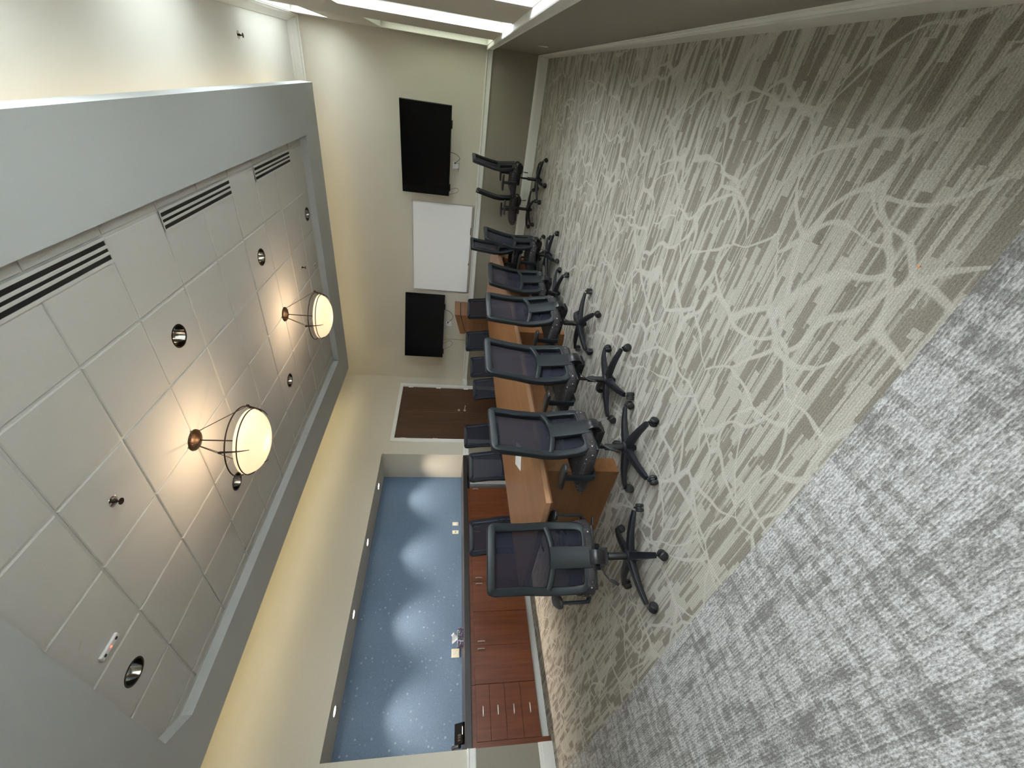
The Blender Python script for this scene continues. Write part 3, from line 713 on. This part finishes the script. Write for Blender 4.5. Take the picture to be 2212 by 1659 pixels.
t = thing('whiteboard', 'white magnetic whiteboard with aluminium frame and marker tray', 'whiteboard', (-3.003, YF, 1.65))
bw, bh = 0.915, 0.585
MB().box(-bw+0.01, bw-0.01, -0.016, -0.001, -bh+0.01, bh-0.01).build('board', M['board'], t)
f = MB(); f.box(-bw, bw, -0.022, -0.0005, bh-0.018, bh).box(-bw, bw, -0.022, -0.0005, -bh, -bh+0.018).box(-bw, -bw+0.018, -0.022, -0.0005, -bh+0.018, bh-0.018).box(bw-0.018, bw, -0.022, -0.0005, -bh+0.018, bh-0.018)
f.build('frame', M['alu'], t)
MB().prism([(-0.0225, -bh), (-0.085, -bh), (-0.085, -bh+0.012), (-0.079, -bh+0.012), (-0.079, -bh+0.006), (-0.0225, -bh+0.006)], 0, -bw+0.02, bw-0.02).build('marker_tray', M['alu'], t)
for dx, mt, lb in ((-0.12, 'black', 'black marker pen on the whiteboard tray, right of the clip'), (-0.30, 'chrome', 'silver marker pen lying on the whiteboard tray')):
    k = thing('marker_pen', lb, 'marker', (-3.003+dx+(0.55 if mt == 'black' else 0), YF-0.05, 1.65-bh+0.0155))
    MB().cyl((-0.065, 0, 0), 0.009, 0.09, 12, 0).build('barrel', M[mt], k, smooth=True); MB().cyl((0.025, 0, 0), 0.0095, 0.04, 12, 0).build('cap', M['black'], k, smooth=True)

def tv_outlet(x, z, label, cl, cable_end):
    t = thing('tv_outlet', label, 'outlet', (x, YF, z))
    MB().box(-0.06, 0.06, -0.007, 0, -0.06, 0.06, 0.003, 1).build('cover_plate', M['white'], t)
    MB().box(-0.045, 0.045, -0.055, -0.007, -0.05, 0.03, 0.006, 1).build('power_adapter', M['white'], t)
    MB().cyl((0.04, -0.055, 0.02), 0.014, 0.05, 12, 1).build('plug', M['black'], t)
    k = thing('tv_cable', cl, 'cable', (x, YF-0.02, z))
    MB().tube(bez([(0.04, -0.04, 0.02)]+cable_end, 8), 0.0045, 6).build('cord', M['black'], k, smooth=True)
tv_outlet(-1.42, 1.43, 'white outlet with adapter under the window-side television', 'black cord looping under the window-side television',
          [(0.13, -0.05, -0.06), (0.20, -0.06, 0.03), (0.22, -0.1, 0.16)])
tv_outlet(-4.72, 1.44, 'white outlet with adapter under the television by the door', 'dark cord looping under the television by the door',
          [(0.20, -0.05, -0.09), (0.34, -0.06, -0.02), (0.42, -0.1, 0.14)])
def hang(x, pts, lab):
    k = thing('loose_cable', lab, 'cable', (x, YF-0.03, 1.4)); MB().tube(bez(pts, 8), 0.003, 6).build('cord', M['black'], k, smooth=True)
hang(-5.05, [(-0.05, -0.1, 0.16), (-0.06, -0.01, 0.0), (-0.08, 0.0, -0.37)], 'thin cord hanging from the door-side television to the chair rail')
hang(-5.2, [(0.0, -0.1, 0.16), (0.04, -0.01, 0.0), (-0.04, 0.0, -0.07), (-0.14, 0.0, 0.0), (-0.16, -0.1, 0.16)], 'thin loop of cord below the left end of the door-side television')
hang(-1.85, [(0.02, -0.1, 0.16), (0.05, 0.0, 0.0), (-0.02, 0.0, -0.02), (-0.06, -0.1, 0.16)], 'thin loop of cord below the window-side television')
t = thing('wall_outlet', 'white outlet plate low on the taupe window wall', 'outlet', (XR, 6.27, 0.475))
MB().box(-0.006, 0, -0.037, 0.037, -0.058, 0.058, 0.002, 1).build('cover_plate', M['white'], t)
for s in (-1, 1): MB().box(-0.008, -0.006, -0.017, 0.017, s*0.024-0.014, s*0.024+0.014).build('socket', M['white'], t)

# ------------------------------------------------------------------ lectern
t = thing('lectern', 'cherry wood lectern with a slanted top behind the table', 'lectern', (-4.215, 7.93, 0))
MB().box(-0.19, 0.19, -0.28, 0.28, 0.0, 0.06).build('plinth', M['tabledark'], t)
MB().prism([(-0.215, 0.06), (0.215, 0.06), (0.215, 1.008), (-0.215, 1.008)], 1, -0.31, 0.31).build('cabinet_body', M['tabledark'], t)
MB().prism([(-0.21, 1.010), (0.21, 1.010), (0.21, 1.060), (-0.21, 1.035)], 1, -0.305, 0.305).build('reveal_band', M['tabledark'], t)
MB().prism([(-0.215, 1.040), (0.215, 1.065), (0.215, 1.195), (-0.215, 1.070)], 1, -0.31, 0.31).build('desk_box', M['tabledark'], t)
MB().prism([(-0.200, 1.078), (0.205, 1.196), (0.205, 1.210), (-0.200, 1.092)], 1, -0.295, 0.295).build('shadow_gap', M['black'], t)
MB().prism([(-0.215, 1.092), (0.215, 1.214), (0.215, 1.325), (-0.215, 1.195)], 1, -0.31, 0.31).build('slanted_top', M['tabledark'], t)

# ------------------------------------------------------------------ conference table
TC = (-2.89, 4.575); TL = 2.875
tb = thing('conference_table', 'long boat-shaped cherry conference table on three panel legs', 'table', (TC[0], TC[1], 0))
def hwid(y): return 0.625 + 0.135*(1-(y/TL)**2)
NS = 28; poly = []
ys = [-TL+2*TL*i/NS for i in range(NS+1)]
for y in ys: poly.append((hwid(y), y))
for y in ys[::-1]: poly.append((-hwid(y), y))
def inset(p, d): return [(x-(d if x > 0 else -d), y*(1-d/TL)) for x, y in p]
top = MB(); n = len(poly)
pi = inset(poly, 0.003)
top.add([(x, y, 0.7385) for x, y in poly]+[(x, y, 0.7415) for x, y in pi], [tuple(range(n, 2*n))]+[(i, (i+1) % n, n+(i+1) % n, n+i) for i in range(n)])
top.build('tabletop', M['table'], tb)
MB().prism(poly, 2, 0.706, 0.7385).build('edge_band', M['edge'], tb)
MB().prism(inset(poly, 0.012), 2, 0.690, 0.706).build('underside', M['tabledark'], tb)
for y0, y1 in ((-2.405, -2.255), (-0.175, -0.025), (2.345, 2.50)):
    MB().box(-0.41, 0.41, y0, y1, 0.0, 0.690, 0.003, 1).build('panel_leg', M['tabledark'], tb)
MB().box(-0.03, 0.03, -2.255, -0.175, 0.30, 0.690).build('modesty_panel', M['tabledark'], tb)
MB().box(-0.03, 0.03, -0.025, 2.345, 0.30, 0.690).build('modesty_panel', M['tabledark'], tb)
for i, (dx, dy, rr, lb) in enumerate(((0, 0, 14, 'white paper sheet lying underneath another on the near table end'), (0.012, -0.008, 17, 'white paper sheet lying on top of another on the near table end'))):
    tag(MB().box(-0.108, 0.108, -0.14, 0.14, 0, 0.0012).build('paper_sheet', M['paper'], None, (-2.83+dx, 2.66+dy, 0.7418+0.0016*i), math.radians(rr+20)), lb, 'paper', 'papers on the table')

# ------------------------------------------------------------------ task chairs (front = +y, origin on the floor under the hub)
def back_y(z, x=0.0):
    """side profile of the back, lumbar pushed forward"""
    pts = [(0.44, -0.190), (0.55, -0.168), (0.70, -0.150), (0.80, -0.155), (0.95, -0.180), (1.06, -0.202), (1.15, -0.222)]
    for (z0, y0), (z1, y1) in zip(pts, pts[1:]):
        if z <= z1 or z1 == 1.15:
            k = (z-z0)/(z1-z0); return y0+(y1-y0)*k + 0.55*x*x
def on_back(x, z, off=0.0): return Vector((x, back_y(z, x)+off, z))
def half_w(z):          # half width of the back's outer edge
    return 0.214+0.010*math.sin(max(0.0, min(1.0, (z-0.46)/0.45))*PI)
def chair_meshes():
    D = {}
    # frame: closed loop with small corner radii
    z0, z1, m = 0.486, 1.119, 0.025
    loop = []
    def corner(cx0, cz0, r, a0):
        for i in range(5):
            a = math.radians(a0+90*i/4); loop.append((cx0+r*math.cos(a), cz0+r*math.sin(a)))
    wb, wt = half_w(z0)-m, half_w(z1)-m
    corner(wt-0.022, z1-0.022, 0.022, 0)
    corner(-wt+0.022, z1-0.022, 0.022, 90)
    for i in range(1, 14):
        z = (z1-0.022)+(z0+0.05-(z1-0.022))*i/14; loop.append((-(half_w(z)-m), z))
    corner(-wb+0.05, z0+0.05, 0.05, 180)
    corner(wb-0.05, z0+0.05, 0.05, 270)
    for i in range(1, 14):
        z = (z0+0.05)+((z1-0.022)-(z0+0.05))*i/14; loop.append((half_w(z)-m, z))
    path = [on_back(x, z) for x, z in loop]
    fr = MB(); fr.sweep(path, rrect(0.026, 0.021, 0.009, 3), True, up=(0, 1, 0))
    cb = [on_back(x, 0.708+1.0*x*x, -0.003) for x in [(-0.19+0.38*i/16) for i in range(17)]]
    fr.sweep(cb, rrect(0.019, 0.018, 0.008, 2), up=(0, 1, 0))
    D['back_frame'] = fr.mesh('back_frame', M['frame'], True, 50)
    g = MB(); nx, nz = 14, 22; V = []
    za, zb, rc = 0.468, 1.143, 0.03
    for j in range(nz+1):
        zz = za+(zb-za)*(0.5-0.5*math.cos(PI*j/nz)); w = half_w(zz)-0.003
        for lim in (zz-za, zb-zz):
            if lim < rc: w -= rc-math.sqrt(max(0, rc*rc-(rc-lim)**2))
        for i in range(nx+1):
            x = (-1+2*i/nx)*w; edge = max(0.0, abs(x)-(half_w(zz)-0.03))/0.03
            V.append(on_back(x, zz, 0.024-0.008*edge*edge))
    g.add(V, [(j*(nx+1)+i, j*(nx+1)+i+1, (j+1)*(nx+1)+i+1, (j+1)*(nx+1)+i) for j in range(nz) for i in range(nx)])
    D['mesh_cover'] = g.mesh('mesh_cover', M['mesh'], True)
    sp = MB(); pth = [on_back(0, z, -0.008) for z in (0.726, 0.68, 0.62, 0.56, 0.50, 0.455)]
    sp.sweep(pth, rrect(0.068, 0.014, 0.008, 2), up=(0, 1, 0)); D['back_plate'] = sp.mesh('back_plate', M['frame'], True, 40)
    br = MB(); br.sweep(bez([(0, -0.195, 0.475), (0, -0.225, 0.435), (0, -0.220, 0.39), (0, -0.17, 0.365), (0, -0.06, 0.375)], 5), rrect(0.045, 0.007, 0.003, 2), up=(0, 1, 0.2))
    D['back_bracket'] = br.mesh('back_bracket', M['blackmetal'], True, 40)
    # seat cushion: superellipse rings with a waterfall front
    st = MB(); n = 40; rings = []
    def ring(sc, zz, zf):
        R = []
        for i in range(n):
            a = 2*PI*i/n; ca, sa = math.cos(a), math.sin(a); ex = 0.42
            x = math.copysign(abs(ca)**ex, ca)*0.245*sc; y = math.copysign(abs(sa)**ex, sa)*0.245*sc+0.045
            dip = zf*max(0, (y-0.12)/0.17)**2
            R.append((x, y, zz-dip-0.012*(1-(x/0.25)**2)*(1 if zz > 0.49 else 0)))
        return R
    for sc, zz, zf in ((0.90, 0.430, 0.0), (0.97, 0.436, 0.006), (1.0, 0.452, 0.02), (1.0, 0.480, 0.035), (0.985, 0.500, 0.045), (0.94, 0.513, 0.05), (0.80, 0.520, 0.05), (0.4, 0.522, 0.05)): rings.append(ring(sc, zz, zf))
    V = [p for r in rings for p in r]; F = [(k*n+i, k*n+(i+1) % n, (k+1)*n+(i+1) % n, (k+1)*n+i) for k in range(len(rings)-1) for i in range(n)]
    F += [tuple(range(n))[::-1], tuple((len(rings)-1)*n+i for i in range(n))]
    D['seat'] = st.add(V, F).mesh('seat', M['seat'], True, 60)
    pn = MB().box(-0.20, 0.20, -0.17, 0.23, 0.415, 0.436, 0.012, 2); D['seat_pan'] = pn.mesh('seat_pan', M['black'], True, 40)
    mc = MB(); mc.box(-0.085, 0.085, -0.10, 0.10, 0.355, 0.416, 0.012, 2); mc.prism([(-0.20, 0.345), (-0.09, 0.345), (-0.07, 0.41), (-0.19, 0.40)], 0, -0.055, 0.055)
    mc.cyl((-0.11, -0.02, 0.385), 0.012, 0.22, 10, 0); mc.cyl((-0.06, -0.155, 0.372), 0.011, 0.12, 10, 0)
    D['tilt_mechanism'] = mc.mesh('tilt_mechanism', M['blackmetal'], True, 35)
    lv = MB(); lv.tube(bez([(-0.04, -0.10, 0.375), (-0.10, -0.12, 0.355), (-0.145, -0.125, 0.318)], 5), 0.0045, 6)
    lv.sweep(bez([(-0.143, -0.125, 0.322), (-0.155, -0.127, 0.295), (-0.175, -0.13, 0.262)], 4), rrect(0.012, 0.006, 0.004, 2), up=(0, 1, 0), scale=[0.5, 0.7, 0.9, 1, 1, 1, 1, 0.9, 0.7])
    D['lever'] = lv.mesh('lever', M['black'], True, 40); lv = MB()
    lv.tube(bez([(0.09, -0.02, 0.385), (0.17, -0.03, 0.375), (0.235, -0.03, 0.368)], 4), 0.005, 6)
    lv.sweep([(0.215, -0.03, 0.370), (0.24, -0.03, 0.367), (0.265, -0.03, 0.362)], rrect(0.014, 0.007, 0.005, 2), up=(0, 0, 1))
    D['height_paddle'] = lv.mesh('height_paddle', M['black'], True, 40)
    D['gas_column'] = MB().lathe([(0.0005, 0.03), (0.020, 0.03), (0.025, 0.06), (0.025, 0.265), (0.021, 0.27), (0.0005, 0.27)], 20).mesh('gas_column', M['black'], True, 40)
    D['piston'] = MB().lathe([(0.0005, 0.2), (0.0135, 0.2), (0.0135, 0.36), (0.0005, 0.36)], 16).mesh('piston', M['blackmetal'], True, 40)
    D['hub'] = MB().lathe([(0.0005, 0.052), (0.040, 0.055), (0.046, 0.075), (0.044, 0.125), (0.034, 0.135), (0.0005, 0.135)], 24).mesh('hub', M['base'], True, 40)
    lg = MB(); P = [(0.03, 0, 0.100), (0.09, 0, 0.100), (0.16, 0, 0.096), (0.23, 0, 0.088), (0.29, 0, 0.076), (0.315, 0, 0.071)]
    lg.sweep(P, rrect(0.029, 0.020, 0.008, 2), up=(0, 0, 1), scale=[(1.0, 1.25), (0.95, 1.15), (0.85, 1.0), (0.76, 0.85), (0.70, 0.68), (0.62, 0.55)])
    D['leg'] = lg.mesh('leg', M['base'], True, 40)
    cs = MB(); cs.cyl((0, 0, 0.050), 0.007, 0.022, 10)
    for s in (-1, 1): cs.lathe([(0.0005, s*0.006), (0.024, s*0.006), (0.0295, s*0.010), (0.0295, s*0.022), (0.024, s*0.028), (0.0005, s*0.030)], 22, (0, 0.0, 0.0295), 0)
    hood = [(0.030*math.cos(math.radians(a)), 0.0295+0.031*math.sin(math.radians(a))) for a in range(10, 171, 20)]+[(0.026*math.cos(math.radians(a)), 0.0295+0.026*math.sin(math.radians(a))) for a in range(170, 9, -20)]
    cs.prism(hood, 0, -0.0055, 0.0055)
    D['caster'] = cs.mesh('caster', M['wheel'], True, 40)
    for s, nm in ((-1, 'armL'), (1, 'armR')):
        a = MB(); a.sweep([(s*0.17, 0.02, 0.424), (s*0.255, 0.02, 0.424), (s*0.278, 0.02, 0.436), (s*0.281, 0.02, 0.47), (s*0.281, 0.02, 0.64)], rrect(0.024, 0.011, 0.006, 2), up=(0.0, 1, 0.0), scale=[(0.45, 2.0), (0.45, 2.0), (0.5, 2.0), (0.48, 2.1), (0.40, 1.8)])
        D[nm] = a.mesh('armrest', M['frame'], True, 40)
        p = MB(); pr = []
        V = []; nn = 24
        for zz, sc in ((0.636, 0.80), (0.641, 0.97), (0.650, 1.0), (0.660, 0.97), (0.666, 0.80)):
            for i in range(nn):
                t_ = 2*PI*i/nn; ca, sa = math.cos(t_), math.sin(t_)
                yy = math.copysign(abs(sa)**0.6, sa)*0.125*sc+0.03; xx = math.copysign(abs(ca)**0.7, ca)*0.043*sc+s*0.268-s*0.012*(yy/0.15)
                V.append((xx, yy, zz-0.010*(yy/0.15)**2))
        p.add(V, [(k*nn+i, k*nn+(i+1) % nn, (k+1)*nn+(i+1) % nn, (k+1)*nn+i) for k in range(4) for i in range(nn)]+[tuple(range(nn))[::-1], tuple(4*nn+i for i in range(nn))])
        D[nm+'p'] = p.mesh('arm_pad', M['black'], True, 50)
    return D
CM = chair_meshes()
UPPER = ['back_frame', 'mesh_cover', 'back_plate', 'back_bracket', 'seat', 'seat_pan', 'tilt_mechanism', 'lever', 'height_paddle']
def chair(x, y, facing, top, label, base_ang, yb=-0.222, group='mesh-back task chairs'):
    """facing and base_ang in degrees (world); top = height of the back's upper edge"""
    rz = math.radians(facing-90); dz = top-1.146
    t = thing('task_chair', label, 'chair', (x, y, 0), rz, group)
    tl = math.atan((-0.222-yb)/0.70)            # recline of the back about the tilt pivot
    pv = Vector((0, -0.14, 0.44)); rm = Matrix.Rotation(tl, 3, 'X')
    for nme in UPPER:
        o = link(nme, CM[nme], t, (0, 0, dz))
        if nme in ('back_frame', 'mesh_cover', 'back_plate'):
            o.location = pv-rm @ pv+Vector((0, 0, dz)); o.rotation_euler = (tl, 0, 0)
    link('gas_column', CM['gas_column'], t); p = link('piston', CM['piston'], t, (0, 0, dz-0.0))
    p.scale = (1, 1, 1)
    link('hub', CM['hub'], t)
    for k in range(5):
        a = math.radians(base_ang+72*k)-rz
        l = link('leg', CM['leg'], t, (0, 0, 0), a)
        link('caster', CM['caster'], l, (0.335, 0, 0), math.radians((37*k+13*base_ang) % 180))
    for nm in ('armL', 'armR'):
        a = link('armrest', CM[nm], t, (0, 0, dz)); link('arm_pad', CM[nm+'p'], a)
    return t
CH = [
 (-2.599, 1.498, 150, 1.146, 'nearest black task chair, back squarely to the camera', 42),
 (-2.078, 2.054, 181, 1.140, 'black task chair second nearest the camera on the window side of the table', 59, -0.178),
 (-1.935, 2.707, 174, 1.160, 'black task chair third from the camera on the window side of the table', -3, -0.222),
 (-1.946, 3.702, 170, 1.090, 'black task chair fourth from the camera on the window side of the table', 27, -0.165),
 (-2.161, 4.902, 166, 0.995, 'lowest black task chair, fifth from the camera on the window side of the table', 49, -0.248),
 (-2.24, 6.36, 178, 1.163, 'tall black task chair at the far window-side end of the table', 20, -0.165),
 (-1.95, 5.71, 176, 1.025, 'low black task chair turned side-on before the far window-side end chair', 62, -0.25),
 (-1.88, 7.86, 198, 1.062, 'black task chair by the far wall under the whiteboard corner', 21, -0.25),
 (-1.285, 7.356, 175, 1.187, 'black task chair alone nearest the windows, under the television', 52, -0.236),
 (-3.955, 2.645, -1, 1.120, 'black task chair nearest the camera on the cabinet side of the table', 10),
 (-3.80, 3.52, -6, 1.113, 'black task chair second from the camera on the cabinet side of the table', 40),
 (-4.30, 4.58, -8, 1.135, 'black task chair pushed back from the table in front of the double door', 25),
 (-3.81, 5.14, -6, 1.021, 'low black task chair before the hinge side of the double door', 55),
 (-3.87, 5.80, -16, 1.047, 'black task chair fifth from the camera on the cabinet side of the table', 5),
 (-3.80, 6.50, -22, 1.120, 'black task chair sixth on the cabinet side, beside the lectern', 35),
 (-3.55, 7.24, -35, 1.090, 'black task chair at the far cabinet-side corner of the table, before the lectern', 60),
]
for c in CH: chair(*c)

# unseen ground beyond the windows, added to bounce daylight
o = MB().box(XR+0.4, 40, -40, 40, -0.5, -0.4).build('ground_outside', M['concrete']); struct(o, 'unseen paving outside the windows, added to bounce daylight')

tag(MB().lathe([(0.0005, 0.0), (0.004, 0.0), (0.005, 0.003), (0.0005, 0.005)], 7).build('carpet_crumb', plain('orange_crumb', (0.75, 0.33, 0.12), 0.6), None, (-0.305, 1.114, 0.0)), 'tiny orange crumb on the carpet near the window wall', 'crumb')
